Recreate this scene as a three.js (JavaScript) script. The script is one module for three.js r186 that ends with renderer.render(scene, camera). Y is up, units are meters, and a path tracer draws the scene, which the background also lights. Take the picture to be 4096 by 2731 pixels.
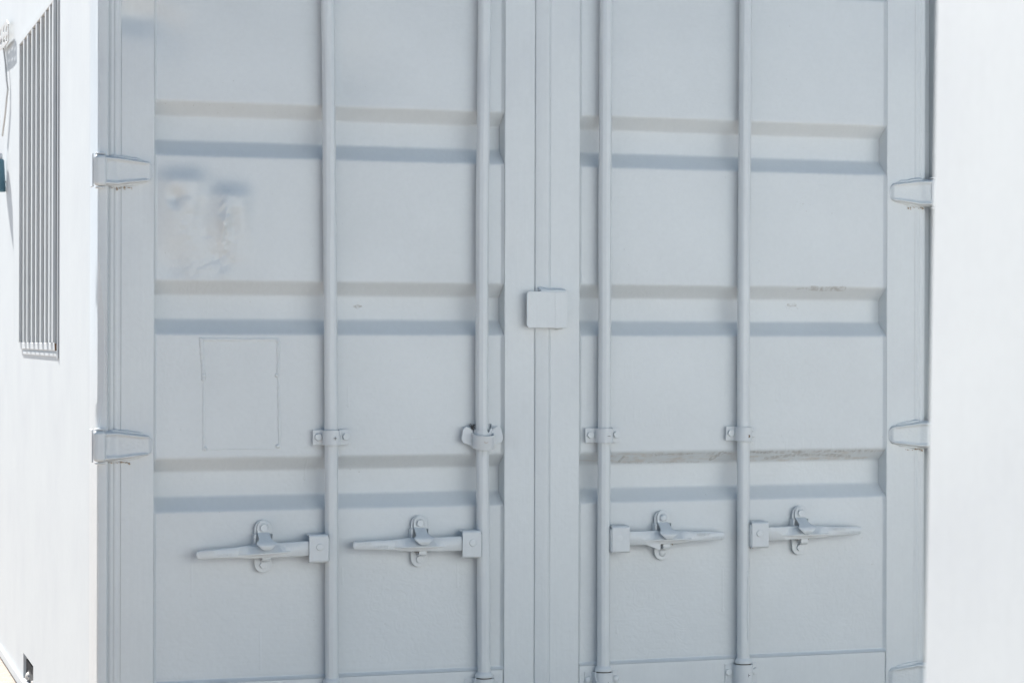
import * as THREE from 'three';
import { mergeGeometries, toCreasedNormals } from 'three/addons/utils/BufferGeometryUtils.js';
import { RoundedBoxGeometry } from 'three/addons/geometries/RoundedBoxGeometry.js';
import { FontLoader } from 'three/addons/loaders/FontLoader.js';
import { TextGeometry } from 'three/addons/geometries/TextGeometry.js';

// ------------------------------------------------------------------ camera, sky, sun, exposure
const scene = new THREE.Scene();
const camera = new THREE.PerspectiveCamera(2 * Math.atan(1365.5 / 8787.7) * 180 / Math.PI, 1024 / 682, 0.05, 400);
camera.position.set(-0.7538, 1.28, 5.7838);
{
  const yaw = 0.31555, pitch = -0.00133;
  camera.lookAt(camera.position.x + Math.sin(yaw) * Math.cos(pitch), camera.position.y + Math.sin(pitch), camera.position.z - Math.cos(yaw) * Math.cos(pitch));
  camera.rotateZ(0.00231);
}
camera.focus = 6.15;
camera.userData.fStop = 6.5;

const renderer = new THREE.WebGLRenderer({ antialias: true });
renderer.toneMapping = THREE.LinearToneMapping;
renderer.toneMappingExposure = 4.22;
renderer.shadowMap.enabled = true;

const SUN = new THREE.Vector3(-0.122, 0.60, -0.79).normalize();
{
  const W = 512, H = 256, d = new Float32Array(W * H * 4), v = new THREE.Vector3();
  for (let j = 0; j < H; j++) for (let i = 0; i < W; i++) {
    const el = ((j + 0.5) / H - 0.5) * Math.PI, az = ((i + 0.5) / W - 0.5) * 2 * Math.PI;
    v.set(Math.cos(el) * Math.cos(az), Math.sin(el), Math.cos(el) * Math.sin(az));
    const s = Math.max(0, Math.sin(el)), t = Math.pow(1 - s, 5.5);
    const c = Math.max(0, v.dot(SUN)), g = 0.40 * Math.pow(c, 20) + 0.06 * Math.pow(c, 4);
    const o = (j * W + i) * 4;
    d[o] = 0.008 + 0.31 * t + g; d[o + 1] = 0.030 + 0.362 * t + g * 0.97; d[o + 2] = 0.064 + 0.400 * t + g * 0.92; d[o + 3] = 1;
  }
  const sky = new THREE.DataTexture(d, W, H, THREE.RGBAFormat, THREE.FloatType);
  sky.mapping = THREE.EquirectangularReflectionMapping; sky.magFilter = THREE.LinearFilter; sky.needsUpdate = true;
  scene.background = sky; scene.environment = sky;
}
const sun = new THREE.DirectionalLight(new THREE.Color(1, 0.98, 0.95), 3.4);
sun.position.set(1.2 + SUN.x * 30, SUN.y * 30, SUN.z * 30); sun.target.position.set(1.2, 0, 0);
sun.castShadow = true; sun.shadow.mapSize.set(4096, 4096);
Object.assign(sun.shadow.camera, { left: -14, right: 14, top: 14, bottom: -14, near: 1, far: 70 });
scene.add(sun, sun.target);

// ------------------------------------------------------------------ helpers
function rng(seed) { let a = seed >>> 0; return () => { a = (a + 0x6D2B79F5) >>> 0; let t = Math.imul(a ^ (a >>> 15), 1 | a); t = (t + Math.imul(t ^ (t >>> 7), 61 | t)) ^ t; return ((t ^ (t >>> 14)) >>> 0) / 4294967296; }; }
const HASH = (() => { const r = rng(7), p = new Float32Array(65536); for (let i = 0; i < 65536; i++) p[i] = r() * 2 - 1; return p; })();
function vn(x, y, px = 256, py = 256) {                                  // value noise, -1..1, period px / py cells
  const xi = Math.floor(x), yi = Math.floor(y), fx = x - xi, fy = y - yi;
  const u = fx * fx * (3 - 2 * fx), w = fy * fy * (3 - 2 * fy);
  const x0 = ((xi % px) + px) % px, x1 = (x0 + 1) % px, y0 = ((yi % py) + py) % py, y1 = (y0 + 1) % py;
  const a = HASH[(x0 & 255) + ((y0 & 255) << 8)], b = HASH[(x1 & 255) + ((y0 & 255) << 8)], c = HASH[(x0 & 255) + ((y1 & 255) << 8)], e = HASH[(x1 & 255) + ((y1 & 255) << 8)];
  return a + (b - a) * u + (c - a) * w + (a - b - c + e) * u * w;
}
function fbm(x, y, n = 4, px = 256, py = 256) { let s = 0, a = 0.5; for (let i = 0; i < n; i++) { s += a * vn(x + i * 17 * (px === 256), y + i * 9 * (py === 256), px, py); x *= 2; y *= 2; px = Math.min(256, px * 2); py = Math.min(256, py * 2); a *= 0.5; } return s; }
const gauss = (d, s) => Math.exp(-(d * d) / (2 * s * s));
const clamp = (v, a, b) => Math.min(b, Math.max(a, v));
const sstep = (a, b, x) => { const t = clamp((x - a) / (b - a), 0, 1); return t * t * (3 - 2 * t); };

const used = new Map();
function numbered(n) { const k = used.get(n) || 0; used.set(n, k + 1); return k ? `${n}_${String(k).padStart(3, '0')}` : n; }
function group(name, parent, label) {
  const g = new THREE.Group(); g.name = parent === scene ? numbered(name) : name; parent.add(g);
  if (label) g.userData.label = label;
  return g;
}
function part(parent, name, geo, mat, label) {
  const m = new THREE.Mesh(Array.isArray(geo) ? merge(geo) : geo, mat);
  m.name = parent === scene ? numbered(name) : name; m.castShadow = m.receiveShadow = true; parent.add(m);
  if (label) m.userData.label = label;
  return m;
}
function tag(o, label, category, extra) { o.userData = { label, category, ...extra }; return o; }
function merge(list) {
  const l = list.map((g) => { g = g.index ? g.toNonIndexed() : g; for (const k of Object.keys(g.attributes)) if (!['position', 'normal', 'uv'].includes(k)) g.deleteAttribute(k); return g; });
  return mergeGeometries(l);
}
function metric(g) {                                                     // uv in metres along the face's main direction
  g = g.index ? g.toNonIndexed() : g;
  if (!g.attributes.normal) g.computeVertexNormals();
  const p = g.attributes.position, uv = new Float32Array(p.count * 2), a = new THREE.Vector3(), b = new THREE.Vector3(), c = new THREE.Vector3(), n = new THREE.Vector3();
  for (let i = 0; i < p.count; i += 3) {
    a.fromBufferAttribute(p, i); b.fromBufferAttribute(p, i + 1); c.fromBufferAttribute(p, i + 2);
    n.copy(b).sub(a).cross(c.clone().sub(a));
    const ax = Math.abs(n.x), ay = Math.abs(n.y), az = Math.abs(n.z);
    [a, b, c].forEach((v, k) => { const o = (i + k) * 2; if (az >= ax && az >= ay) { uv[o] = v.x; uv[o + 1] = v.y; } else if (ax >= ay) { uv[o] = v.z; uv[o + 1] = v.y; } else { uv[o] = v.x; uv[o + 1] = v.z; } });
  }
  g.setAttribute('uv', new THREE.BufferAttribute(uv, 2));
  return g;
}
function box(x0, x1, y0, y1, z0, z1, r = 0.0015) {
  const g = r > 0 ? new RoundedBoxGeometry(x1 - x0, y1 - y0, z1 - z0, 2, Math.min(r, (x1 - x0) / 2.1, (y1 - y0) / 2.1, (z1 - z0) / 2.1)) : new THREE.BoxGeometry(x1 - x0, y1 - y0, z1 - z0);
  return metric(g.translate((x0 + x1) / 2, (y0 + y1) / 2, (z0 + z1) / 2));
}
function ramp(a, b, step, edge = 0, fine = 0.001) {                       // a..b in steps, finer within edge of both ends
  const s = new Set(); const add = (v) => s.add(Math.round(v * 1e5) / 1e5);
  const n = Math.max(1, Math.round((b - a) / step)); for (let i = 0; i <= n; i++) add(a + (b - a) * i / n);
  if (edge) for (let v = 0; v <= edge; v += fine) { add(a + v); add(b - v); }
  return [...s].sort((p, q) => p - q);
}
function patch(xs, ys, h, zb, unit = false) {                            // a front skin z = h(x, y) with sides going back to zb
  const nx = xs.length, ny = ys.length, pos = [], uv = [], idx = [];
  for (let j = 0; j < ny; j++) for (let i = 0; i < nx; i++) { pos.push(xs[i], ys[j], h(xs[i], ys[j])); if (unit) uv.push((xs[i] - xs[0]) / (xs[nx - 1] - xs[0]), (ys[j] - ys[0]) / (ys[ny - 1] - ys[0])); else uv.push(xs[i], ys[j]); }
  for (let j = 0; j < ny - 1; j++) for (let i = 0; i < nx - 1; i++) { const a = j * nx + i; idx.push(a, a + 1, a + nx + 1, a, a + nx + 1, a + nx); }
  const side = (ids) => { const s = pos.length / 3; ids.forEach((q) => { const x = pos[q * 3], y = pos[q * 3 + 1], z = pos[q * 3 + 2]; pos.push(x, y, z, x, y, zb); uv.push(uv[q * 2], uv[q * 2 + 1], uv[q * 2], uv[q * 2 + 1]); }); for (let k = 0; k < ids.length - 1; k++) { const a = s + k * 2; idx.push(a, a + 1, a + 3, a, a + 3, a + 2); } };
  const L = [], R = [], B = [], T = [];
  for (let j = 0; j < ny; j++) { L.push((ny - 1 - j) * nx); R.push(j * nx + nx - 1); }
  for (let i = 0; i < nx; i++) { B.push(i); T.push((ny - 1) * nx + nx - 1 - i); }
  [L, R, B, T].forEach(side);
  const g = new THREE.BufferGeometry();
  g.setAttribute('position', new THREE.Float32BufferAttribute(pos, 3)); g.setAttribute('uv', new THREE.Float32BufferAttribute(uv, 2)); g.setIndex(idx); g.computeVertexNormals();
  return g;
}
function loft(rings, caps = true, crease = 0.8) {                        // closed rings of equal length
  const n = rings[0].length, pos = [], idx = [];
  rings.forEach((r) => r.forEach((p) => pos.push(...p)));
  for (let k = 0; k < rings.length - 1; k++) for (let i = 0; i < n; i++) { const a = k * n + i, b = k * n + (i + 1) % n; idx.push(a, b, b + n, a, b + n, a + n); }
  if (caps) [0, rings.length - 1].forEach((k) => { const s = pos.length / 3, r = rings[k]; const c = [0, 1, 2].map((q) => r.reduce((m, p) => m + p[q], 0) / n); r.forEach((p) => pos.push(...p)); pos.push(...c); for (let i = 0; i < n; i++) { const a = s + i, b = s + (i + 1) % n; if (k === 0) idx.push(b, a, s + n); else idx.push(a, b, s + n); } });
  const g = new THREE.BufferGeometry(); g.setAttribute('position', new THREE.Float32BufferAttribute(pos, 3)); g.setIndex(idx); g.computeVertexNormals();
  g.setAttribute('uv', new THREE.Float32BufferAttribute(new Float32Array(pos.length / 3 * 2), 2));
  let vol = 0; const p = g.attributes.position, ix = g.index.array, A = new THREE.Vector3(), B = new THREE.Vector3(), C = new THREE.Vector3();
  for (let i = 0; i < ix.length; i += 3) { A.fromBufferAttribute(p, ix[i]); B.fromBufferAttribute(p, ix[i + 1]); C.fromBufferAttribute(p, ix[i + 2]); vol += A.dot(B.cross(C)); }
  if (vol < 0) { for (let i = 0; i < ix.length; i += 3) { const t = ix[i]; ix[i] = ix[i + 1]; ix[i + 1] = t; } g.computeVertexNormals(); }
  return metric(crease ? toCreasedNormals(g, crease) : g);
}
function rrect(y0, y1, z0, z1, r, seg = 3) {                              // rounded rectangle ring in (y, z)
  const out = [], c = [[y1 - r, z1 - r, 0], [y0 + r, z1 - r, 1], [y0 + r, z0 + r, 2], [y1 - r, z0 + r, 3]];
  for (const [cy, cz, q] of c) for (let k = 0; k <= seg; k++) { const a = (q + k / seg) * Math.PI / 2; out.push([cy + r * Math.cos(a), cz + r * Math.sin(a)]); }
  return out;
}
function strip(path, t, width, axis) {                                    // a bent plate: 2-D path thickened by t, drawn out by width
  const L = [], R = [];
  path.forEach((p, i) => { const a = path[Math.max(0, i - 1)], b = path[Math.min(path.length - 1, i + 1)]; const dx = b[0] - a[0], dy = b[1] - a[1], l = Math.hypot(dx, dy) || 1; L.push(new THREE.Vector2(p[0] - dy / l * t / 2, p[1] + dx / l * t / 2)); R.push(new THREE.Vector2(p[0] + dy / l * t / 2, p[1] - dx / l * t / 2)); });
  const sh = new THREE.Shape([...L, ...R.reverse()]); const b = Math.min(0.0009, t * 0.3);
  const g = new THREE.ExtrudeGeometry(sh, { depth: width - 2 * b, bevelEnabled: true, bevelThickness: b, bevelSize: b * 0.6, bevelOffset: -b * 0.6, bevelSegments: 2, curveSegments: 4 });
  g.translate(0, 0, -width / 2 + b);
  const p = g.attributes.position, nrm = g.attributes.normal;
  for (let i = 0; i < p.count; i++) {
    const u = p.getX(i), v = p.getY(i), w = p.getZ(i), nu = nrm.getX(i), nv = nrm.getY(i), nw = nrm.getZ(i);
    if (axis === 'y') { p.setXYZ(i, u, -w, v); nrm.setXYZ(i, nu, -nw, nv); } else { p.setXYZ(i, w, u, v); nrm.setXYZ(i, nw, nu, nv); }
  }
  return metric(g);
}
const sharp = (rings) => loft(rings, true, 0.5);
const arc = (cx, cy, r, a0, a1, n) => Array.from({ length: n + 1 }, (_, k) => { const a = a0 + (a1 - a0) * k / n; return [cx + r * Math.cos(a), cy + r * Math.sin(a)]; });
function rodAlong(pts, radii, seg = 20) {                                  // round bar through points, radius per point
  const rings = pts.map((p, i) => { const a = pts[Math.max(0, i - 1)], b = pts[Math.min(pts.length - 1, i + 1)]; const t = new THREE.Vector3(b[0] - a[0], b[1] - a[1], b[2] - a[2]).normalize(); const u = new THREE.Vector3(0, 0, 1); if (Math.abs(t.z) > 0.9) u.set(1, 0, 0); const e = u.clone().cross(t).normalize(), f = t.clone().cross(e).normalize(), r = radii[i] ?? radii[0]; return Array.from({ length: seg }, (_, k) => { const q = k / seg * 2 * Math.PI; return [p[0] + r * (e.x * Math.cos(q) + f.x * Math.sin(q)), p[1] + r * (e.y * Math.cos(q) + f.y * Math.sin(q)), p[2] + r * (e.z * Math.cos(q) + f.z * Math.sin(q))]; }); });
  return loft(rings);
}
function hexBolt(x, y, z, r = 0.0098, h = 0.0065, turn = 0.2) {
  const sh = new THREE.Shape(Array.from({ length: 6 }, (_, k) => new THREE.Vector2((r - 0.0008) * Math.cos(turn + k * Math.PI / 3), (r - 0.0008) * Math.sin(turn + k * Math.PI / 3))));
  return metric(new THREE.ExtrudeGeometry(sh, { depth: h - 0.001, bevelEnabled: true, bevelThickness: 0.001, bevelSize: 0.0008, bevelSegments: 2 }).translate(x, y, z));
}
function domeBolt(x, y, z, r = 0.0108, h = 0.0075) {
  return metric(new THREE.LatheGeometry([...Array.from({ length: 9 }, (_, k) => new THREE.Vector2(r * Math.sin(k / 8 * Math.PI / 2), h * Math.cos(k / 8 * Math.PI / 2))), new THREE.Vector2(r, -0.002)], 24).rotateX(Math.PI / 2).translate(x, y, z));
}
function disc(x, y, z, r, h, seg = 24) { return metric(new THREE.LatheGeometry([new THREE.Vector2(0, h), new THREE.Vector2(r - 0.001, h), new THREE.Vector2(r, h - 0.001), new THREE.Vector2(r, -0.004)], seg).rotateX(Math.PI / 2).translate(x, y, z)); }

// ------------------------------------------------------------------ paint
const WHITE = [0.586, 0.619, 0.634];
const enc = (v) => Math.round(255 * clamp(v <= 0.0031308 ? v * 12.92 : 1.055 * Math.pow(v, 1 / 2.4) - 0.055, 0, 1));
function dataTex(data, w, h, srgb, wrap) {
  const t = new THREE.DataTexture(data, w, h, THREE.RGBAFormat, THREE.UnsignedByteType);
  t.magFilter = THREE.LinearFilter; t.minFilter = THREE.LinearMipmapLinearFilter; t.generateMipmaps = true;
  if (wrap) t.wrapS = t.wrapT = THREE.RepeatWrapping;
  if (srgb) t.colorSpace = THREE.SRGBColorSpace; t.needsUpdate = true; return t;
}
function paintTile(base, amount, seed) {                                  // one square metre of brushed enamel: colour and relief
  const N = 1024, c = new Uint8Array(N * N * 4), b = new Uint8Array(N * N * 4), r = rng(seed);
  const drops = Array.from({ length: 26 }, () => [r() * N, r() * N, 3 + r() * 5, 20 + r() * 60]);
  const H = new Float32Array(N * N);
  for (let j = 0; j < N; j++) for (let i = 0; i < N; i++) {
    const u = i / N, v = j / N;
    const peel = fbm(u * 96, v * 96, 2, 96, 96), brush = fbm(u * 200, v * 12, 2, 200, 12), low = fbm(u * 6, v * 6, 4, 6, 6);
    const flake = Math.abs(((fbm(u * 9 + 3.3, v * 9, 4, 9, 9) * 5) % 1 + 1) % 1 - 0.5) < 0.24 ? 1 : 0;
    H[j * N + i] = 0.5 + peel * 0.16 + brush * 0.10 + flake * 0.10 * sstep(0.02, 0.3, low) + low * 0.1;
    const k = 1 + amount * (low * 0.05 + peel * 0.02 + brush * 0.015), o = (j * N + i) * 4;
    c[o] = enc(base[0] * k); c[o + 1] = enc(base[1] * k); c[o + 2] = enc(base[2] * k * (1 - 0.01 * low)); c[o + 3] = 255;
  }
  for (const [x, y, w, l] of drops) for (let q = 0; q < l; q++) for (let p = -w; p <= w; p++) { const i = (Math.round(x + p) + N) % N, j = (Math.round(y - q) + N) % N; H[j * N + i] += 0.16 * Math.max(0, 1 - (p / w) ** 2) * (q / l) * (0.4 + 0.6 * (q > l - w * 2)); }
  for (let i = 0; i < N * N; i++) { const q = Math.round(clamp(H[i], 0, 1) * 255); b[i * 4] = b[i * 4 + 1] = b[i * 4 + 2] = q; b[i * 4 + 3] = 255; }
  return [dataTex(c, N, N, true, true), dataTex(b, N, N, false, true)];
}
const [paintColour, paintBump] = paintTile(WHITE, 1, 11);
const std = (o) => new THREE.MeshStandardMaterial({ side: THREE.DoubleSide, ...o });
const paint = std({ map: paintColour, bumpMap: paintBump, bumpScale: 0.0010, roughness: 0.38, metalness: 0 });
const wallPaint = std({ map: paintColour, bumpMap: paintBump, bumpScale: 0.00008, roughness: 0.6 });
const rust = std({ color: new THREE.Color(0.20, 0.12, 0.07), roughness: 0.9 });
const pocketSteel = std({ color: new THREE.Color(0.30, 0.24, 0.20), roughness: 0.85 });
const dark = std({ color: new THREE.Color(0.025, 0.027, 0.03), roughness: 0.8 });

// the two door skins carry maps of their own: overpainted stencils, scrapes, flaking
const PX = 1024, PY = 2048;
function doorMaps(X0, X1, Y0, Y1, seed, letters, marks) {
  const cv = document.createElement('canvas'); cv.width = PX; cv.height = PY; const g = cv.getContext('2d');
  const sx = PX / (X1 - X0), sy = PY / (Y1 - Y0), px = (x) => (x - X0) * sx, py = (y) => (Y1 - y) * sy;
  g.fillStyle = '#000'; g.fillRect(0, 0, PX, PY);
  for (const [txt, x, y, h, w] of letters) { g.save(); g.translate(px(x), py(y)); g.font = `bold ${100}px monospace`; const m = g.measureText(txt).width; g.scale(w * sx / m, h * sy / 72); g.fillStyle = '#fff'; g.fillText(txt, 0, 0); g.restore(); }
  const L = g.getImageData(0, 0, PX, PY).data;
  const cm = document.createElement('canvas'); cm.width = PX; cm.height = PY; const k = cm.getContext('2d');
  k.fillStyle = '#000'; k.fillRect(0, 0, PX, PY); marks(k, px, py, sx, sy, rng(seed));
  const M = k.getImageData(0, 0, PX, PY).data;
  const col = new Uint8Array(PX * PY * 4), bmp = new Uint8Array(PX * PY * 4);
  for (let j = 0; j < PY; j++) for (let i = 0; i < PX; i++) {
    const x = X0 + (i + 0.5) / sx, y = Y0 + (j + 0.5) / sy, src = ((PY - 1 - j) * PX + i) * 4, o = (j * PX + i) * 4;
    const s = seed * 3.7;
    const peel = fbm(x * 110 + s, y * 110, 2), brush = fbm(x * 24 + s, y * 160, 2), low = fbm(x * 5 + s, y * 5, 4), wr = fbm(x * 16 + s * 2, y * 16, 4);
    const area = sstep(0.02, 0.22, fbm(x * 3.1 + s * 1.3, y * 2.3 + 5, 3) + 0.22 * sstep(1.1, 0.4, y));
    const step = Math.abs((((wr * 4) % 1) + 1) % 1 - 0.5) < 0.25 ? 1 : 0;
    let h = 0.42 + peel * 0.10 + brush * 0.06 + low * 0.08 + area * step * 0.06 + L[src] / 255 * 0.12;
    let mr = M[src] / 255, mg = M[src + 1] / 255, mb = M[src + 2] / 255;
    mb *= clamp(0.55 + 1.3 * fbm(x * 60 + 9, y * 120, 3), 0, 1);
    mr *= clamp(0.62 + 1.4 * fbm(x * 150, y * 150, 3), 0, 1); h -= mr * 0.25; h += mg * 0.3;
    const v = 1 + low * 0.05 + peel * 0.02 + area * step * 0.006;
    const dk = [0.40, 0.40, 0.39], br = [0.50, 0.45, 0.39];
    for (let q = 0; q < 3; q++) col[o + q] = enc((WHITE[q] * (1 - 0.55 * mb) + br[q] * 0.55 * mb) * v * (1 - mr) + dk[q] * mr); col[o + 3] = 255;
    const b = Math.round(clamp(h, 0, 1) * 255); bmp[o] = bmp[o + 1] = bmp[o + 2] = b; bmp[o + 3] = 255;
  }
  return std({ map: dataTex(col, PX, PY, true), bumpMap: dataTex(bmp, PX, PY, false), bumpScale: 0.0020, roughness: 0.40 });
}
const PL = [0.1445, 1.1115], PR = [1.3345, 2.2910], PYR = [0.366, 2.455];
function drip(k, px, py, x, y0, y1, w) { k.strokeStyle = 'rgb(0,120,0)'; k.lineCap = 'round'; k.lineWidth = w; k.beginPath(); k.moveTo(px(x), py(y0)); k.lineTo(px(x + 0.001), py(y1)); k.stroke(); k.fillStyle = 'rgb(0,210,0)'; k.beginPath(); k.ellipse(px(x + 0.001), py(y1), w * 0.8, w * 1.2, 0, 0, 7); k.fill(); }
function scrape(k, px, py, pts, w, a) { k.strokeStyle = `rgb(${Math.round(255 * a)},0,0)`; k.lineWidth = w; k.lineCap = 'round'; k.lineJoin = 'round'; k.beginPath(); pts.forEach(([x, y], i) => (i ? k.lineTo(px(x), py(y)) : k.moveTo(px(x), py(y)))); k.stroke(); }
function specks(k, px, py, r, n, x0, x1, y0, y1) { for (let i = 0; i < n; i++) { const x = x0 + r() * (x1 - x0), y = y0 + r() * (y1 - y0), a = 0.25 + 0.5 * r(); k.fillStyle = `rgb(${Math.round(255 * a)},0,0)`; k.beginPath(); k.ellipse(px(x), py(y), 0.7 + r() * 1.6, 0.6 + r(), r() * 3, 0, 7); k.fill(); } }
const skinLeft = doorMaps(PL[0], PL[1], PYR[0], PYR[1], 5, [], (k, px, py, sx, sy, r) => {
  specks(k, px, py, r, 90, PL[0], PL[1], 0.4, 2.2);
  specks(k, px, py, r, 22, 0.62, 1.1, 0.92, 0.96); specks(k, px, py, r, 10, 0.15, 0.6, 1.88, 1.9);
  k.fillStyle = 'rgb(200,0,0)'; k.beginPath(); k.ellipse(px(0.706), py(1.366), 8, 6, 0, 0, 7); k.fill();
  scrape(k, px, py, [[0.695, 1.366], [0.717, 1.367]], 5, 0.95);
  for (const [x, a, b] of [[0.655, 0.66, 0.62], [0.67, 1.15, 1.10], [0.43, 0.50, 0.40], [0.98, 0.66, 0.60], [0.245, 0.72, 0.60], [0.56, 0.95, 0.90]]) drip(k, px, py, x, a, b, 5);
  k.strokeStyle = 'rgb(0,90,0)'; k.lineWidth = 3; k.beginPath(); k.ellipse(px(0.855), py(1.125), 0.098 * sx, 0.118 * sy, 0, -1.2, 1.7); k.stroke();
});
const skinRight = doorMaps(PR[0], PR[1], PYR[0], PYR[1], 9, [
  ['NET', 1.47, 1.17, 0.052, 0.085], ['CU.CAP.', 1.47, 1.035, 0.052, 0.19],
  ['28,230 KG', 1.935, 1.165, 0.046, 0.245], ['62,230 LB', 1.935, 1.10, 0.046, 0.245], ['33.2 CU.M', 1.99, 1.018, 0.046, 0.245], ['1,172 CU.FT', 1.96, 0.953, 0.040, 0.285]], (k, px, py, sx, sy, r) => {
  specks(k, px, py, r, 90, PR[0], PR[1], 0.4, 2.2);
  // scuffs along the third recess, and a nick in the second
  const rough = (x0, x1, y, a, w) => { for (let x = x0; x < x1; x += 0.012) if (r() < 0.8) scrape(k, px, py, [[x, y + (r() - 0.5) * 0.004], [x + 0.008 + r() * 0.012, y + (r() - 0.5) * 0.005]], w * (0.5 + r()), a * (0.6 + 0.4 * r())); };
  k.globalCompositeOperation = 'lighter'; for (let i = 0; i < 150; i++) { const x = 1.34 + r() * 0.94, y = 0.928 + r() * 0.028, w = 0.01 + r() * 0.03; k.fillStyle = `rgba(0,0,255,${0.25 + 0.5 * r()})`; k.beginPath(); k.ellipse(px(x), py(y), w * sx, (0.001 + 0.003 * r()) * sy, (r() - 0.5) * 0.1, 0, 7); k.fill(); }
  rough(1.56, 1.80, 0.9525, 0.7, 5); rough(1.46, 1.72, 0.9275, 0.4, 4); rough(1.86, 2.25, 0.9535, 0.75, 6);
  scrape(k, px, py, [[1.775, 0.953], [1.760, 0.944], [1.748, 0.936]], 12, 0.85); scrape(k, px, py, [[1.475, 0.945], [1.468, 0.934]], 8, 0.8);
  scrape(k, px, py, [[1.92, 0.936], [2.0, 0.943], [2.1, 0.944], [2.19, 0.937]], 9, 0.8); scrape(k, px, py, [[2.05, 1.4285], [2.09, 1.4265], [2.16, 1.4275]], 13, 0.75); rough(2.0, 2.2, 1.427, 0.5, 3);
  scrape(k, px, py, [[1.998, 1.3795], [2.020, 1.380]], 9, 1); specks(k, px, py, r, 12, 1.99, 2.03, 1.36, 1.385); specks(k, px, py, r, 16, 2.0, 2.05, 1.64, 1.69);
  for (const [x, a, b] of [[1.876, 0.985, 0.955], [1.775, 0.62, 0.505], [1.36, 1.16, 1.10], [1.77, 1.30, 1.275], [1.45, 0.47, 0.455], [1.78, 1.22, 1.12]]) drip(k, px, py, x, a, b, 5);
});

// ------------------------------------------------------------------ ground
{
  const N = 1024, c = new Uint8Array(N * N * 4), b = new Uint8Array(N * N * 4);
  for (let j = 0; j < N; j++) for (let i = 0; i < N; i++) {
    const u = i / N, v = j / N, lo = fbm(u * 5, v * 5, 4, 5, 5), mi = fbm(u * 60, v * 60, 3, 60, 60), gr = HASH[(i * 37 + j * 101 + ((i * j) >> 3)) & 65535];
    const k = 1 + 0.22 * lo + 0.3 * mi + 0.10 * gr, o = (j * N + i) * 4;
    c[o] = enc(0.30 * k); c[o + 1] = enc(0.246 * k); c[o + 2] = enc(0.202 * k); c[o + 3] = 255;
    const q = Math.round(255 * clamp(0.5 + 0.3 * mi + 0.12 * gr + 0.2 * lo, 0, 1)); b[o] = b[o + 1] = b[o + 2] = q; b[o + 3] = 255;
  }
  const tc = dataTex(c, N, N, true, true), tb = dataTex(b, N, N, false, true); tc.repeat.set(80, 80); tb.repeat.set(80, 80);
  const g = new THREE.PlaneGeometry(160, 160, 1, 1).rotateX(-Math.PI / 2).translate(0, 0.055, 0);
  const m = part(scene, 'ground', g, std({ map: tc, bumpMap: tb, bumpScale: 0.012, roughness: 0.95 })); m.userData.kind = 'structure'; m.userData.label = 'pale sandy gravel ground beside the container';
}

// ------------------------------------------------------------------ the container
const box1 = group('shipping_container', scene);
tag(box1, 'white painted shipping container with closed double doors, locking rods and a barred side window', 'container');
const TOP = 2.648, LEN = -6.0, BOT = 0.062;

// left corner post, battered along its outer edge
function postRings(x0, x1, front, wob) {
  return ramp(BOT, 2.53, 0.012).map((y) => { const o = wob(y), f = front + 0.0012 * fbm(y * 6, 3, 3); const s = x1 > x0 ? 1 : -1;
    return [[x0, y, -0.162], [x0, y, -0.06], [x0 + 0.1 * o, y, -0.012], [x0 + o, y, f - 0.006], [x0 + o + s * 0.0018, y, f - 0.0018], [x0 + o + s * 0.006, y, f], [x1 - s * 0.004, y, f + 0.3 * o], [x1, y, f - 0.004], [x1, y, -0.162]]; });
}
part(box1, 'corner_post', sharp(postRings(-0.004, 0.0225, 0.010, (y) => 0.009 * gauss(y - 1.30, 0.09) + 0.006 * gauss(y - 1.15, 0.05) - 0.0015 * gauss(y - 2.05, 0.02) + 0.0012 * fbm(y * 14, 1, 3) + 0.005 * sstep(1.55, 1.25, y) * sstep(1.02, 1.1, y))), paint, 'left corner post with a battered outer edge');
part(box1, 'corner_post', sharp(postRings(2.492, 2.4625, 0.016, (y) => 0.002 * fbm(y * 14, 4, 4))), paint);
part(box1, 'door_stop', sharp(ramp(BOT, 2.53, 0.012).map((y) => { const o = 0.010 * gauss(y - 2.098, 0.016); return [[2.4138, y, -0.12], [2.4138, y, -0.030 + o], [2.4158, y, -0.027 + o], [2.4325, y, -0.030 + 0.5 * o], [2.4345, y, -0.060], [2.4622, y, -0.060], [2.4622, y, -0.12]]; })), paint);
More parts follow.
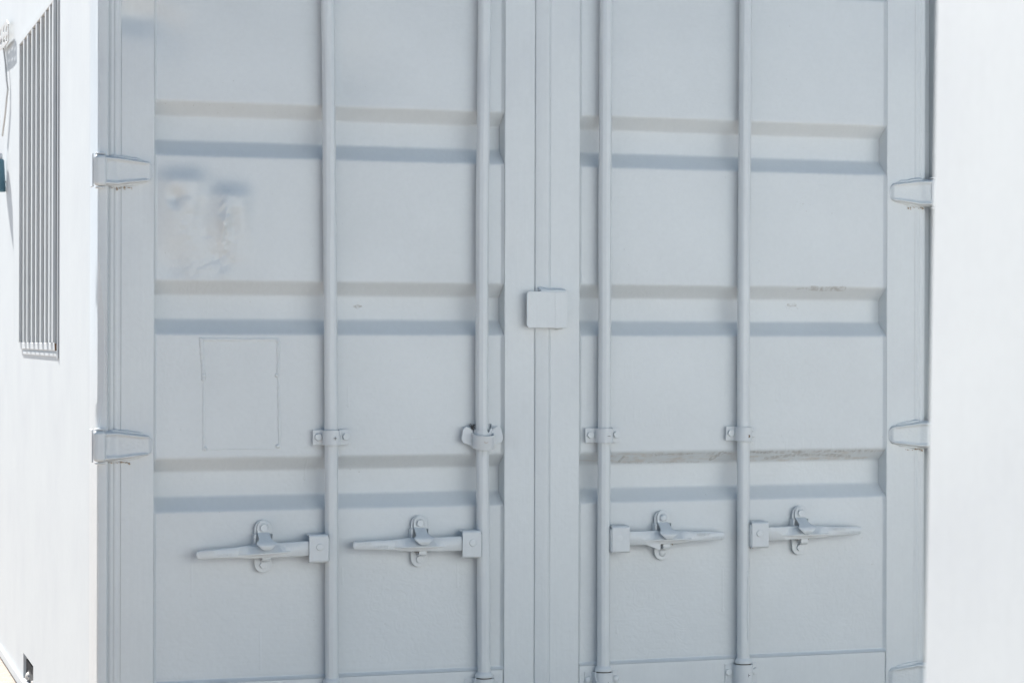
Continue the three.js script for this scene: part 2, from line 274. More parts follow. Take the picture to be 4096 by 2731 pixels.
// frame, walls, roof, floor: a closed box
part(box1, 'header_beam', box(-0.004, 2.492, 2.531, TOP, -0.15, 0.012, 0.006), paint);
part(box1, 'sill_beam', box(0.024, 2.414, BOT, 0.168, -0.15, 0.006, 0.004), paint);
part(box1, 'roof', box(0.003, 2.485, TOP - 0.04, TOP - 0.003, LEN, -0.151, 0), wallPaint);
part(box1, 'floor', box(0.01, 2.43, 0.10, 0.165, LEN + 0.05, -0.151, 0), dark);
part(box1, 'end_wall', box(0.01, 2.48, BOT, TOP - 0.045, LEN, LEN + 0.04, 0), wallPaint);
part(box1, 'side_wall', box(2.445, 2.486, BOT, TOP - 0.045, LEN + 0.045, -0.163, 0), wallPaint);
{ // left side wall with its window opening and fork pocket
  const s = new THREE.Shape([[LEN + 0.045, BOT], [-0.163, BOT], [-0.163, TOP - 0.045], [LEN + 0.045, TOP - 0.045]].map((p) => new THREE.Vector2(...p)));
  const hole = (a, b, c, d) => s.holes.push(new THREE.Path([[a, c], [a, d], [b, d], [b, c]].map((p) => new THREE.Vector2(...p))));
  hole(-2.04, -1.02, 1.262, 2.300); hole(-1.985, -1.652, 0.100, 0.187);
  const g = new THREE.ExtrudeGeometry(s, { depth: 0.03, bevelEnabled: false });
  const p = g.attributes.position, n = g.attributes.normal;
  for (let i = 0; i < p.count; i++) { const z = p.getX(i), y = p.getY(i), w = p.getZ(i), nz = n.getX(i), ny = n.getY(i), nw = n.getZ(i); p.setXYZ(i, 0.03 - w, y, z); n.setXYZ(i, -nw, ny, nz); }
  part(box1, 'side_wall', metric(g), wallPaint, 'sunlit long side wall');
  part(box1, 'bottom_rail', [box(-0.010, -0.0005, BOT, 0.097, LEN + 0.05, -0.17, 0.003)], wallPaint);
  part(box1, 'fork_pocket', [box(0.031, 0.5, 0.098, 0.1, -1.985, -1.652, 0), box(0.031, 0.5, 0.187, 0.192, -1.985, -1.652, 0), box(0.031, 0.5, 0.1, 0.187, -1.995, -1.985, 0), box(0.031, 0.5, 0.1, 0.187, -1.652, -1.642, 0), box(0.5, 0.51, 0.1, 0.187, -1.985, -1.652, 0)], pocketSteel, 'dark forklift pocket in the bottom rail');
}
{ // barred window
  const w = group('window_grille', box1, 'white steel bars over a side window');
  const D = -0.0115;
  part(w, 'frame_rail', box(D, -0.001, 2.3015, 2.325, -2.075, -0.985, 0.002), wallPaint);
  part(w, 'frame_rail', box(-0.005, -0.001, 1.240, 1.2625, -2.075, -0.985, 0.0015), wallPaint);
  part(w, 'frame_stile', box(D, -0.001, 1.263, 2.301, -1.020, -0.985, 0.002), wallPaint);
  part(w, 'frame_stile', box(D, -0.001, 1.263, 2.301, -2.075, -2.045, 0.002), wallPaint);
  part(w, 'sill', box(-0.003, -0.0005, 1.222, 1.2335, -2.0, -0.93, 0.001), wallPaint);
  part(w, 'side_flange', box(-0.004, -0.0005, 1.215, 2.36, -0.945, -0.928, 0.0015), wallPaint);
  for (const z of [-1.902, -1.773, -1.624, -1.488, -1.349, -1.212, -1.095]) part(w, 'bar', box(D, -0.002, 1.263, 2.301, z - 0.018, z + 0.018, 0.002), wallPaint);
  part(w, 'pane', box(0.012, 0.018, 1.262, 2.30, -2.04, -1.02, 0), new THREE.MeshPhysicalMaterial({ color: 0xffffff, transmission: 1, thickness: 0, roughness: 0.05, ior: 1.5 }));
  part(w, 'rust_patch', box(-0.006, -0.0005, 1.240, 1.262, -0.984, -0.972, 0.002), rust);
}

// ------------------------------------------------------------------ doors
const RIBS = [[1.9060, 1.8710, 1.8035, 1.7625], [1.4312, 1.3955, 1.3285, 1.2893], [0.9600, 0.9250, 0.8560, 0.8190], [2.4150, 2.3800, 2.3130, 2.2730]];
const DEEP = 0.040, BASE = -0.010;
function ribAt(y) { for (const [a, b, c, d] of RIBS) if (y < a && y > d) return -DEEP * (y > b ? (a - y) / (a - b) : y < c ? (y - d) / (c - d) : 1); return 0; }
function rib(y) { let s = 0; for (let k = -3; k <= 3; k++) s += ribAt(y + k * 0.0011); return s / 7; }
function bulge(x, y, cx, top, bottom, hw, a) {                            // pushed out from inside: steep shoulder above, long tail below
  const w = Math.exp(-(Math.abs((x - cx) / hw) ** 3)); if (w < 0.004) return 0;
  const f = y > top ? gauss(y - top, 0.022) : 1 - sstep(top, bottom, y) ; return a * w * f;
}
function dents(x, y) {
  let h = 0;
  h += bulge(x, y, 0.219, 1.688, 1.44, 0.060, 0.025) + bulge(x, y, 0.345, 1.650, 1.45, 0.052, 0.025);
  h -= 0.014 * gauss(x - 0.198, 0.012) * gauss(y - 1.650, 0.016) + 0.004 * gauss(x - 0.262, 0.012) * gauss(y - 1.60, 0.035);
  h += 0.010 * gauss(x - 0.330 - 0.12 * (y - 1.60), 0.010) * gauss(y - 1.595, 0.038) - 0.007 * gauss(x - 0.354, 0.012) * gauss(y - 1.585, 0.034);
  h += 0.0045 * vn(x * 130, y * 80) * gauss(x - 0.326, 0.012) * gauss(y - 1.575, 0.06) - 0.009 * gauss(x - 0.318, 0.020) * gauss(y - 1.497, 0.022);
  h -= 0.010 * gauss(x - 0.195, 0.03) * gauss(y - 1.475, 0.04);
  const cr = gauss(x - 0.335, 0.030) * gauss(y - 1.565, 0.065) + 0.8 * gauss(x - 0.225, 0.035) * gauss(y - 1.60, 0.06) + 0.6 * gauss(x - 0.27, 0.06) * gauss(y - 1.47, 0.03);
  if (cr > 0.01) h += cr * (0.006 * fbm(x * 30, y * 38, 2) + 0.004 * Math.abs(fbm(x * 55 + 4, y * 70, 2)));
  h -= 0.019 * gauss(x - 0.090, 0.050) * gauss(y - 2.124, 0.028);
  h -= 0.006 * gauss(x - 0.185, 0.035) * gauss(y - 2.085, 0.04) - 0.004 * gauss(x - 0.205, 0.03) * gauss(y - 2.16, 0.03);
  h -= 0.010 * gauss(x - 0.66, 0.07) * gauss(y - 2.0, 0.08) * sstep(0.62, 0.66, x);
  h -= 0.0030 * gauss(x - 1.125, 0.012) * gauss(y - 1.50, 0.03) + 0.003 * gauss(x - 1.13, 0.015) * gauss(y - 0.98, 0.02);
  return h;
}
const wavy = (x, y, s) => 0.0017 * fbm(x * 2.3 + s, y * 2.1, 2) + 0.0005 * fbm(x * 9 + s, y * 9, 3);
function skin(x0, x1, seed) {
  return (x, y) => {
    const d = Math.min(x - x0, x1 - x), e = y - PYR[0];
    let h = BASE + rib(y) + dents(x, y) + wavy(x, y, seed) * sstep(0, 0.05, d);
    const bead = 0.5 + 0.5 * fbm(y * 30, x0 * 50, 3);
    h += (-0.0022 - BASE - 0.002 * bead) * Math.exp(-((d / 0.0045) ** 2)) * (1 + rib(y) / DEEP);
    h += 0.0095 * Math.exp(-((e / 0.004) ** 2)) - 0.0012 * gauss(e - 0.009, 0.0018);
    return h;
  };
}
function member(x0, x1, y0, y1, z, seed, r = 0.0028) {
  return patch(ramp(x0, x1, 0.004, 0.005, 0.001), ramp(y0, y1, 0.008, 0.004, 0.001), (x, y) => { const d = Math.min(x - x0, x1 - x, y - y0, y1 - y), q = Math.max(0, r - d); return z - (r - Math.sqrt(Math.max(0, r * r - q * q))) + dents(x, y) + 0.0004 * fbm(x * 20 + seed, y * 8, 3); }, -0.055);
}
const DY0 = 0.176, DY1 = 2.522;
const leftDoor = group('door', box1, 'left door leaf with a dented upper panel');
const rightDoor = group('door', box1, 'right door leaf with ghosts of overpainted stencil lettering');
part(leftDoor, 'door_panel', patch(ramp(PL[0], PL[1], 0.004, 0.010, 0.001), ramp(PYR[0], PYR[1], 0.0034, 0.008, 0.001), skin(PL[0], PL[1], 1.3), -0.06, true), skinLeft);
part(rightDoor, 'door_panel', patch(ramp(PR[0], PR[1], 0.004, 0.010, 0.001), ramp(PYR[0], PYR[1], 0.0034, 0.008, 0.001), skin(PR[0], PR[1], 7.7), -0.06, true), skinRight);
part(leftDoor, 'edge_member', member(0.0555, 0.1440, DY0, DY1, 0, 2), paint);
part(leftDoor, 'edge_member', member(1.1122, 1.2006, DY0, DY1, 0, 3), paint);
part(leftDoor, 'bottom_member', member(0.1443, 1.1118, DY0, 0.3655, -0.001, 4, 0.005), paint);
part(leftDoor, 'top_member', member(0.1443, 1.1118, 2.4555, DY1, 0, 4), paint);
part(rightDoor, 'edge_member', member(1.2455, 1.3340, DY0, DY1, 0, 5), paint);
part(rightDoor, 'edge_member', member(2.2914, 2.3845, DY0, DY1, 0, 6), paint);
part(rightDoor, 'bottom_member', member(1.3343, 2.2911, DY0, 0.3655, -0.001, 7, 0.005), paint);
part(rightDoor, 'top_member', member(1.3343, 2.2911, 2.4555, DY1, 0, 7), paint);
function gasket(profile) { return loft([DY0, DY1].map((y) => [...profile, [profile[profile.length - 1][0], -0.05], [profile[0][0], -0.05]].map(([x, z]) => [x, y, z]))); }
const gp = [[0.0226, -0.004], [0.0250, -0.002], [0.0285, -0.0012], [0.0330, -0.0016], [0.0350, -0.0032], [0.0375, -0.0030], [0.0395, -0.0004], [0.0440, 0.0004], [0.0475, 0.0000], [0.0490, -0.0014], [0.0556, -0.0008]];
part(leftDoor, 'gasket', gasket(gp), paint);
part(rightDoor, 'gasket', gasket(gp.map(([x, z]) => [2.4402 - x - 0.0005, z]).reverse()), paint);
part(rightDoor, 'overlap_strip', gasket([[1.2002, -0.004], [1.2013, -0.0035], [1.2022, -0.0008], [1.2034, 0.0008], [1.2300, 0.0015], [1.2345, 0.003], [1.2400, 0.0036], [1.2430, 0.001], [1.2462, -0.001]]), paint);

{ // outline of weld metal where a data plate was taken off
  const r = rng(31), pts = (a, b, n, jit) => Array.from({ length: n + 1 }, (_, i) => [a[0] + (b[0] - a[0]) * i / n + (r() - 0.5) * jit, a[1] + (b[1] - a[1]) * i / n + (r() - 0.5) * jit, 0]);
  const zAt = (x, y) => skin(PL[0], PL[1], 1.3)(x, y);
  const bead = (a, b, n, rad, jit) => { const p = pts(a, b, n, jit).map(([x, y]) => [x, y, zAt(x, y) - rad * 0.25]); return rodAlong(p, p.map(() => rad * (0.75 + 0.5 * r())), 8); };
  const A = [0.2688, 1.2755], B = [0.4790, 1.2765], C = [0.4822, 0.984], D = [0.2765, 0.982], E = [0.2765, 1.176], F = [0.4770, 1.178];
  part(leftDoor, 'weld_outline', [bead(A, B, 26, 0.0041, 0.0006), bead(A, E, 14, 0.0056, 0.0012), bead(E, D, 26, 0.0039, 0.0012), bead(B, F, 14, 0.0050, 0.0010), bead(F, C, 26, 0.0039, 0.0012), bead([0.284, 0.983], C, 20, 0.0014, 0.0004)], paint);
  for (const [x, y, q] of [[...A, 0.006], [B[0] - 0.003, B[1] - 0.005, 0.0055], [C[0] - 0.006, C[1] + 0.006, 0.006], [D[0] + 0.004, D[1] + 0.004, 0.0062], [E[0], E[1] + 0.004, 0.0068], [E[0] - 0.001, E[1] - 0.005, 0.006], [F[0] - 0.003, F[1] + 0.002, 0.006]])
    part(leftDoor, 'weld_blob', metric(new THREE.SphereGeometry(1, 14, 10).scale(q, q * (0.9 + 0.4 * r()), q * 0.75).translate(x, y, zAt(x, y))), paint);
}
{ // cover plate over the seam between the leaves
  const s = group('seam_cover', box1, 'square bent cover plate over the door seam');
  const sh = new THREE.Shape(); const [x0, x1, y0, y1, q] = [1.1685, 1.2868, 1.3095, 1.4100, 0.010];
  sh.moveTo(x0 + q, y0); sh.lineTo(x1 - 0.002, y0); sh.lineTo(x1, y0 + 0.002); sh.lineTo(x1, y1 - 0.003); sh.lineTo(x1 - 0.003, y1); sh.lineTo(x0 + q, y1 + 0.001); sh.quadraticCurveTo(x0, y1, x0, y1 - q); sh.lineTo(x0, y0 + q); sh.quadraticCurveTo(x0, y0, x0 + q, y0);
  part(s, 'plate', metric(new THREE.ExtrudeGeometry(sh, { depth: 0.004, bevelEnabled: true, bevelSize: 0.001, bevelThickness: 0.001, bevelOffset: -0.001, bevelSegments: 2 }).translate(0, 0, 0.024)), paint);
  part(s, 'spacer_block', box(1.2105, 1.2860, 1.3130, 1.4165, -0.002, 0.0235, 0.003), paint);
  const r = rng(5), pts = Array.from({ length: 14 }, (_, i) => [1.210 + i * 0.0056, 1.4165 + (i < 4 ? 0.004 * Math.sin(i) : 0.0012) * r(), 0.006]);
  part(s, 'weld_bead', rodAlong(pts, pts.map((_, i) => (i < 4 ? 0.0058 : 0.003) * (0.7 + 0.5 * r())), 8), paint);
  part(s, 'weld_bead', rodAlong(pts.slice(6).map(([x], i) => [x + 0.006, 1.3115 - 0.003 * Math.sin(i * 0.6), 0.010]), pts.map(() => 0.0035 * (0.6 + 0.6 * r())), 8), paint);
  part(s, 'crease', box(1.2505, 1.2520, 1.3125, 1.4065, 0.0285, 0.0296, 0.0005), paint);
}

// ------------------------------------------------------------------ hinges
function hinge(y, s, x0, label) {                                         // s = +1: leaf runs to the right from x0
  const h = group('hinge', box1, label), U = 0.1405, nu = 44, nv = 40, pos = [], idx = [], r = rng(Math.round(y * 997) + (s > 0 ? 1 : 2));
  const half = (u) => { let t = u < 0.045 ? 0.0400 : 0.0400 - (u - 0.045) * 0.148; const e = (u - (U - 0.016)) / 0.016; if (e > 0) t *= Math.sqrt(Math.max(0, 1 - e * e * 0.92)); return t; };
  for (let i = 0; i <= nu; i++) { const u = 0.010 + (U - 0.010) * i / nu, hh = half(u); for (let j = 0; j <= nv; j++) {
    const t = j / nv * 2 - 1, a = Math.abs(t); let z = 0.0105 + 0.012 * sstep(0.05, 0.018, u);
    z += 0.0062 * gauss(a - 0.79, 0.085) * sstep(U - 0.004, U - 0.03, u) - 0.0150 * sstep(0.86, 1.0, a) - 0.010 * sstep(U - 0.014, U, u) + 0.0004 * vn(u * 200, t * 9 + y * 30);
    pos.push(x0 + s * u, y - 0.0005 + t * hh + 0.0006 * vn(u * 60 + y * 10, t * 3), z); } }
  for (let i = 0; i < nu; i++) for (let j = 0; j < nv; j++) { const a = i * (nv + 1) + j, b = a + nv + 1; if (s > 0) idx.push(a, b, b + 1, a, b + 1, a + 1); else idx.push(a, b + 1, b, a, a + 1, b + 1); }
  const g = new THREE.BufferGeometry(); g.setAttribute('position', new THREE.Float32BufferAttribute(pos, 3)); g.setIndex(idx); g.computeVertexNormals(); g.setAttribute('uv', new THREE.Float32BufferAttribute(new Float32Array(pos.length / 3 * 2), 2));
  part(h, 'leaf', metric(g), paint);
  const kx = (a, b) => (s > 0 ? [x0 + a, x0 + b] : [x0 - b, x0 - a]);
  part(h, 'knuckle', box(...kx(-0.016, 0.0155), y - 0.0415, y + 0.0405, 0.002, 0.034, 0.011), paint);
  part(h, 'lug', box(...kx(-0.0205, -0.0165), y - 0.0425, y + 0.0435, -0.030, 0.014, 0.001), paint);
  part(h, 'lug', box(...kx(-0.012, 0.012), y + 0.0415, y + 0.046, 0.002, 0.026, 0.002), paint);
  part(h, 'lug', box(...kx(-0.012, 0.012), y - 0.047, y - 0.0425, 0.002, 0.026, 0.002), paint);
  const w = (yy, q, up) => Array.from({ length: 9 }, (_, i) => { const u = 0.030 + i * 0.0105; return [x0 + s * u, y + up * (half(u) - 0.0008), 0.001 + 0.0015 * r()]; });
  const top = w(y + 0.0405, 0.005, 1), bot = w(y - 0.0405, 0.005, -1);
  part(h, 'weld_bead', rodAlong(top, top.map((_, i) => 0.0055 * (0.5 + 0.7 * r()) * (i < 1 || i > 7 ? 0.4 : 1)), 8), paint);
  grimeAt(h, x0 + s * 0.055, y - 0.0425, 0.003, 0.06, 0.008, 18, Math.round(y * 991) + s); 
  part(h, 'weld_bead', rodAlong(bot, bot.map((_, i) => 0.0042 * (0.5 + 0.7 * r()) * (i < 1 || i > 7 ? 0.4 : 1)), 8), paint);
}
const grime = std({ color: new THREE.Color(0.34, 0.28, 0.22), roughness: 1 });
function grimeAt(parent, cx, cy, cz, w, h, n, seed) {                      // crumbs of dirt clinging to an edge
  const r = rng(seed), list = [];
  for (let i = 0; i < n; i++) { const q = 0.0007 + 0.0016 * r() * r(); list.push(new THREE.IcosahedronGeometry(q, 0).scale(1.6, 0.8 + r(), 0.7).translate(cx + (r() - 0.5) * w, cy - h * r() * r(), cz + (r() - 0.3) * 0.004)); }
  part(parent, 'dirt', list.map(metric), grime).userData.kind = 'stuff';
}
hinge(1.7155, 1, 0, 'upper left hinge'); hinge(0.9975, 1, 0, 'lower left hinge');
hinge(1.7120, -1, 2.4395, 'upper right hinge'); hinge(1.0005, -1, 2.438, 'middle right hinge'); hinge(0.2900, -1, 2.438, 'lowest right hinge');

// ------------------------------------------------------------------ locking rods, guides and handles
const RODS = [
  [[0.168, 0.6205], [0.476, 0.6191], [0.72, 0.6175], [1.012, 0.6160], [1.2143, 0.6143], [1.6, 0.6105], [1.9853, 0.6064], [2.10, 0.6052], [2.12, 0.6040], [2.53, 0.6005]],
  [[0.168, 1.0480], [0.4933, 1.0472], [0.72, 1.0445], [0.9395, 1.0414], [1.1109, 1.0396], [1.6253, 1.0394], [1.9339, 1.0426], [2.2014, 1.0452], [2.53, 1.047]],
  [[0.168, 1.3975], [0.5148, 1.3980], [1.0388, 1.3986], [1.3182, 1.3997], [1.6324, 1.3986], [1.9467, 1.4000], [2.2191, 1.4015], [2.53, 1.402]],
  [[0.168, 1.8250], [0.4993, 1.8242], [1.0702, 1.8227], [1.3912, 1.8230], [1.8, 1.8250], [2.2402, 1.8270], [2.53, 1.829]]];
const RZ = 0.017, RR = 0.0181;
for (const r of RODS) for (const p of r) p[1] += 0.007 * (p[1] + 0.754) / 5.77;
const rodX = (k, y) => { const p = RODS[k]; for (let i = 0; i < p.length - 1; i++) if (y <= p[i + 1][0]) { const t = clamp((y - p[i][0]) / (p[i + 1][0] - p[i][0]), 0, 1), e = t; return p[i][1] + (p[i + 1][1] - p[i][1]) * e; } return p[p.length - 1][1]; };
const COLLAR = [0.3655, 0.3630, 0.3645, 0.3680];
const rodNames = ['outer rod of the left door', 'inner rod of the left door', 'inner rod of the right door', 'outer rod of the right door'];
for (let k = 0; k < 4; k++) {
  const g = group('locking_rod', box1, rodNames[k]), c = COLLAR[k];
  const ys = ramp(c - 0.004, 2.528, 0.04);
  part(g, 'tube', rodAlong(ys.map((y) => [(rodX(k, y - 0.04) + rodX(k, y) + rodX(k, y + 0.04)) / 3, y, RZ]), ys.map((y) => RR + 0.0002 * vn(y * 20, k * 9)), 40), paint);
  const x = rodX(k, c), ring = (pts) => metric(new THREE.LatheGeometry(pts.map(([a, b]) => new THREE.Vector2(a, b)), 40).translate(x, 0, RZ));
  part(g, 'collar', ring([[0.0178, c + 0.001], [0.0200, c - 0.001], [0.0240, c - 0.0065], [0.0245, c - 0.008], [0.0245, c - 0.0135], [0.0235, c - 0.0145], [0.0150, c - 0.0145]]), paint);
  part(g, 'bare_neck', ring([[0.0215, c - 0.0140], [0.0215, c - 0.0180]]), std({ color: new THREE.Color(0.11, 0.10, 0.085), roughness: 0.9 }));
  const r = rng(k + 60), pts = [];
  if (k === 3) { for (let y = 0.62; y > 0.415; y -= 0.012) pts.push([rodX(3, y) + 0.0065 + 0.001 * (r() - 0.5), y, RZ + 0.0168]); part(g, 'paint_run', rodAlong(pts, pts.map(() => 0.0022 * (0.5 + r() * 0.8)), 8), paint); }
  if (k === 1) { for (let y = 0.98; y > 0.955; y -= 0.004) pts.push([rodX(1, y) - 0.0035, y, RZ + 0.0176]); part(g, 'paint_run', rodAlong(pts, pts.map(() => 0.0016 * (0.7 + r() * 0.5)), 8), paint); }
  // bottom guide
  const b = group('rod_guide', box1), top = c - 0.0172, w0 = -0.0495, w1 = 0.0505;
  const path = [[w0, -0.001], [-0.033, -0.001], ...arc(-0.033, 0.006, 0.007, -Math.PI / 2, 0, 4).slice(1), [-0.0255, RZ], ...arc(0, RZ, 0.0255, Math.PI, 0, 18).slice(1), [0.0255, 0.010], ...arc(0.0335, 0.007, 0.008, Math.PI, Math.PI * 1.5, 4).slice(1), [w1, -0.001]];
  part(b, 'sleeve', strip(path, 0.0042, 0.11, 'y').translate(x, top - 0.055, 0.001), paint);
  for (const [dx, kind] of [[-0.040, k === 2 ? 1 : 0], [0.0425, k === 2 ? 1 : 0]]) part(b, 'bolt', kind ? domeBolt(x + dx, c - 0.0405, 0.002) : hexBolt(x + dx, c - 0.0405, 0.002, 0.0098, 0.0065, 0.5 + k), paint);
  part(b, 'screw', disc(x + 0.004, c - 0.046, RZ + 0.0265, 0.0052, 0.0015), paint);
  part(b, 'screw_slot', [box(x - 0.001, x + 0.009, c - 0.0466, c - 0.0454, RZ + 0.0279, RZ + 0.0283, 0), box(x + 0.0034, x + 0.0046, c - 0.051, c - 0.041, RZ + 0.0279, RZ + 0.0283, 0)], dark);
  if (k === 1 || k === 2) part(b, 'seal_wire', rodAlong(arc(x, c - 0.026, 0.030, Math.PI * 0.84, Math.PI * 1.25, 14).map(([a, q], i) => [a, q, RZ + 0.012 + 0.001 * i]), [0.0013], 8), paint);
  if (k === 1) part(b, 'seal_wire', rodAlong(arc(x, c - 0.026, 0.030, -Math.PI * 0.25, Math.PI * 0.22, 14).map(([a, q], i) => [a, q, RZ + 0.012]), [0.0013], 8), paint);
}
// mid-height rod brackets
const slot = (x, y, z, a) => { const g = box(-0.0045, 0.0045, -0.0006, 0.0006, z, z + 0.0005, 0); g.rotateZ(a); return g.translate(x, y, 0); };
function bracket(k, y, bl, br, screw) {
  const g = group('rod_bracket', box1, ['clamp bracket with a cross slotted screw', '', 'clamp bracket with a slotted screw', 'clamp bracket with an open screw hole'][k]), x = rodX(k, y), R = 0.0215;
  const path = [[bl - 0.0145, -0.0015], [-0.030, -0.0015], ...arc(-0.030, 0.0075, 0.009, -Math.PI / 2, -0.25, 5).slice(1), ...arc(0, RZ, R, Math.PI + 0.1, -0.1, 22), ...arc(0.0295, 0.0065, 0.008, Math.PI + 0.2, Math.PI * 1.5, 5), [br + 0.0095, -0.0015]];
  part(g, 'band', strip(path, 0.0040, 0.0405, 'y').translate(x, y, 0.0005), paint);
  part(g, 'backing', box(x + bl - 0.0105, x + br + 0.0060, y - 0.0165, y + 0.0175, -0.020, -0.0034, 0.001), paint);
  part(g, 'bolt', hexBolt(x + bl, y + 0.001, 0.0008, 0.0102, 0.0068, 0.35 + k), paint);
  part(g, 'bolt', hexBolt(x + br, y + 0.0015, 0.0008, 0.0102, 0.0068, 0.9 + k), paint);
  const sx = x + 0.004, sz = RZ + R + 0.0013;
  if (screw) { part(g, 'screw', disc(sx, y - 0.001, sz, 0.0056, 0.0016), paint); part(g, 'screw_slot', screw === 2 ? [slot(sx, y - 0.001, sz + 0.0015, 0), slot(sx, y - 0.001, sz + 0.0016, Math.PI / 2)] : slot(sx, y - 0.001, sz + 0.0015, 0), dark); }
  else part(g, 'screw_hole', disc(sx + 0.0008, y - 0.005, sz - 0.0003, 0.0053, 0.001), std({ color: new THREE.Color(0.16, 0.12, 0.09), roughness: 0.9 }));
  return g;
}
bracket(0, 1.0127, -0.0333, 0.0433, 2).position.z = 0.004; bracket(2, 1.0095, -0.0366, 0.0412, 1).position.z = 0.004;
{ const g = bracket(3, 1.0085, -0.0338, 0.036, 0); g.rotation.z = -0.05; const x = rodX(3, 1.0085); g.position.set(x - x * Math.cos(-0.05) + 1.0085 * Math.sin(-0.05), 1.0085 - x * Math.sin(-0.05) - 1.0085 * Math.cos(-0.05), 0.004); }
{ // the second bracket has sprung forward and its liner is torn
  const g = group('rod_bracket', box1, 'sprung clamp bracket sagging below its torn liner'), y = 1.004, x = rodX(1, y) + 0.0012, R = 0.0275, cz = 0.024;
  const path = [[-0.0290, 0.006], ...arc(0, cz, R, Math.PI + 0.35, -0.35, 26), [0.0290, 0.006]];
  const b = strip(path, 0.0042, 0.040, 'y'); b.translate(0, 0, -0.004).rotateX(0.20).translate(x, y - 0.001, 0.004);
  part(g, 'band', b, paint);
  const ear = (s) => { const sh = new THREE.Shape([[0.026, -0.019], [0.055, -0.010], [0.060, 0.0], [0.055, 0.026], [0.046, 0.034], [0.034, 0.028], [0.026, 0.020]].map(([a, q]) => new THREE.Vector2(s * a, q))); return metric(new THREE.ExtrudeGeometry(sh, { depth: 0.003, bevelEnabled: true, bevelSize: 0.0008, bevelThickness: 0.0008, bevelSegments: 2 }).rotateY(-s * 0.12).translate(x, y, 0.0015 + 0.004)); };
  part(g, 'ear', ear(-1), paint); part(g, 'ear', ear(1), paint);
  part(g, 'backing', box(x - 0.05, x + 0.05, y + 0.004, y + 0.034, -0.014, -0.002, 0.004), paint);
  part(g, 'bolt', hexBolt(1.005, 1.0122, 0.0055, 0.0125, 0.0075, 0.15), paint); part(g, 'bolt', hexBolt(1.0909, 1.014, 0.0055, 0.0125, 0.0075, 0.5), paint);
  const rx = rodX(1, 1.02), n = 36, lo = 0.988, rings = [];
  for (let i = 0; i <= n; i++) { const q = Math.PI * (1.12 - 1.24 * i / n), t = i / n; const top = t < 0.60 ? 1.0300 - 0.003 * t : t < 0.66 ? 1.027 - 0.008 * (t - 0.6) / 0.06 : t < 0.74 ? 1.021 + 0.014 * (t - 0.66) / 0.08 : t < 0.80 ? 1.033 : 1.033 + 0.012 * sstep(0.80, 0.86, t); const rr = t > 0.64 ? 0.0245 + 0.004 * sstep(0.64, 0.9, t) : 0.0225; rings.push([[rx + rr * Math.cos(q), lo, RZ + rr * Math.sin(q)], [rx + rr * Math.cos(q), top, RZ + rr * Math.sin(q)], [rx + (rr - 0.0022) * Math.cos(q), top, RZ + (rr - 0.0022) * Math.sin(q)], [rx + (rr - 0.0022) * Math.cos(q), lo, RZ + (rr - 0.0022) * Math.sin(q)]]); }
  part(g, 'torn_liner', loft(rings), paint);
  part(g, 'screw_hole', disc(x - 0.0005, y - 0.005, cz + R + 0.0005, 0.0068, 0.0012), std({ color: new THREE.Color(0.5, 0.49, 0.47), roughness: 0.9 }));
  const r = rng(77), tang = []; for (let i = 0; i < 26; i++) { const c = [rx - 0.024 + (r() - 0.5) * 0.012, 1.040 + (r() - 0.5) * 0.014, 0.006 + r() * 0.012]; tang.push(rodAlong([c, [c[0] + (r() - 0.5) * 0.012, c[1] + (r() - 0.5) * 0.012, c[2] + (r() - 0.5) * 0.008], [c[0] + (r() - 0.5) * 0.01, c[1] + (r() - 0.5) * 0.014, c[2]]], [0.0006], 4)); }
  part(g, 'cobweb', tang, std({ color: new THREE.Color(0.07, 0.065, 0.06), roughness: 1 })).userData.kind = 'stuff';
}

const font = await new FontLoader().loadAsync('fonts/droid/droid_sans_bold.typeface.json');
const word = new TextGeometry('SAEJIN', { font, size: 0.0086, depth: 0.0011, curveSegments: 2, bevelEnabled: true, bevelSize: 0.0002, bevelThickness: 0.0003, bevelSegments: 1 });
word.computeBoundingBox(); { const b = word.boundingBox; word.translate(-(b.min.x + b.max.x) / 2, -(b.min.y + b.max.y) / 2, 0); }
function ribbon(rows, t, x) {                                             // plate through rows [y, z, half width]
  const n = rows.length, m = 6, F = [], K = [];
  rows.forEach(([y, z, w, dish = 0], i) => { const a = rows[Math.max(0, i - 1)], b = rows[Math.min(n - 1, i + 1)]; let dy = b[0] - a[0], dz = b[1] - a[1]; const l = Math.hypot(dy, dz) || 1; const ny = dz / l, nz = -dy / l; const f = [], k = []; for (let j = 0; j <= m; j++) { const u = j / m * 2 - 1, e = dish * (1 - u * u); f.push([x + u * w, y + ny * t / 2, z + nz * t / 2 + e]); k.push([x + u * w, y - ny * t / 2, z - nz * t / 2 + e]); } F.push(f); K.push(k.reverse()); });
  return loft(rows.map((_, i) => [...F[i], ...K[i]]));
}
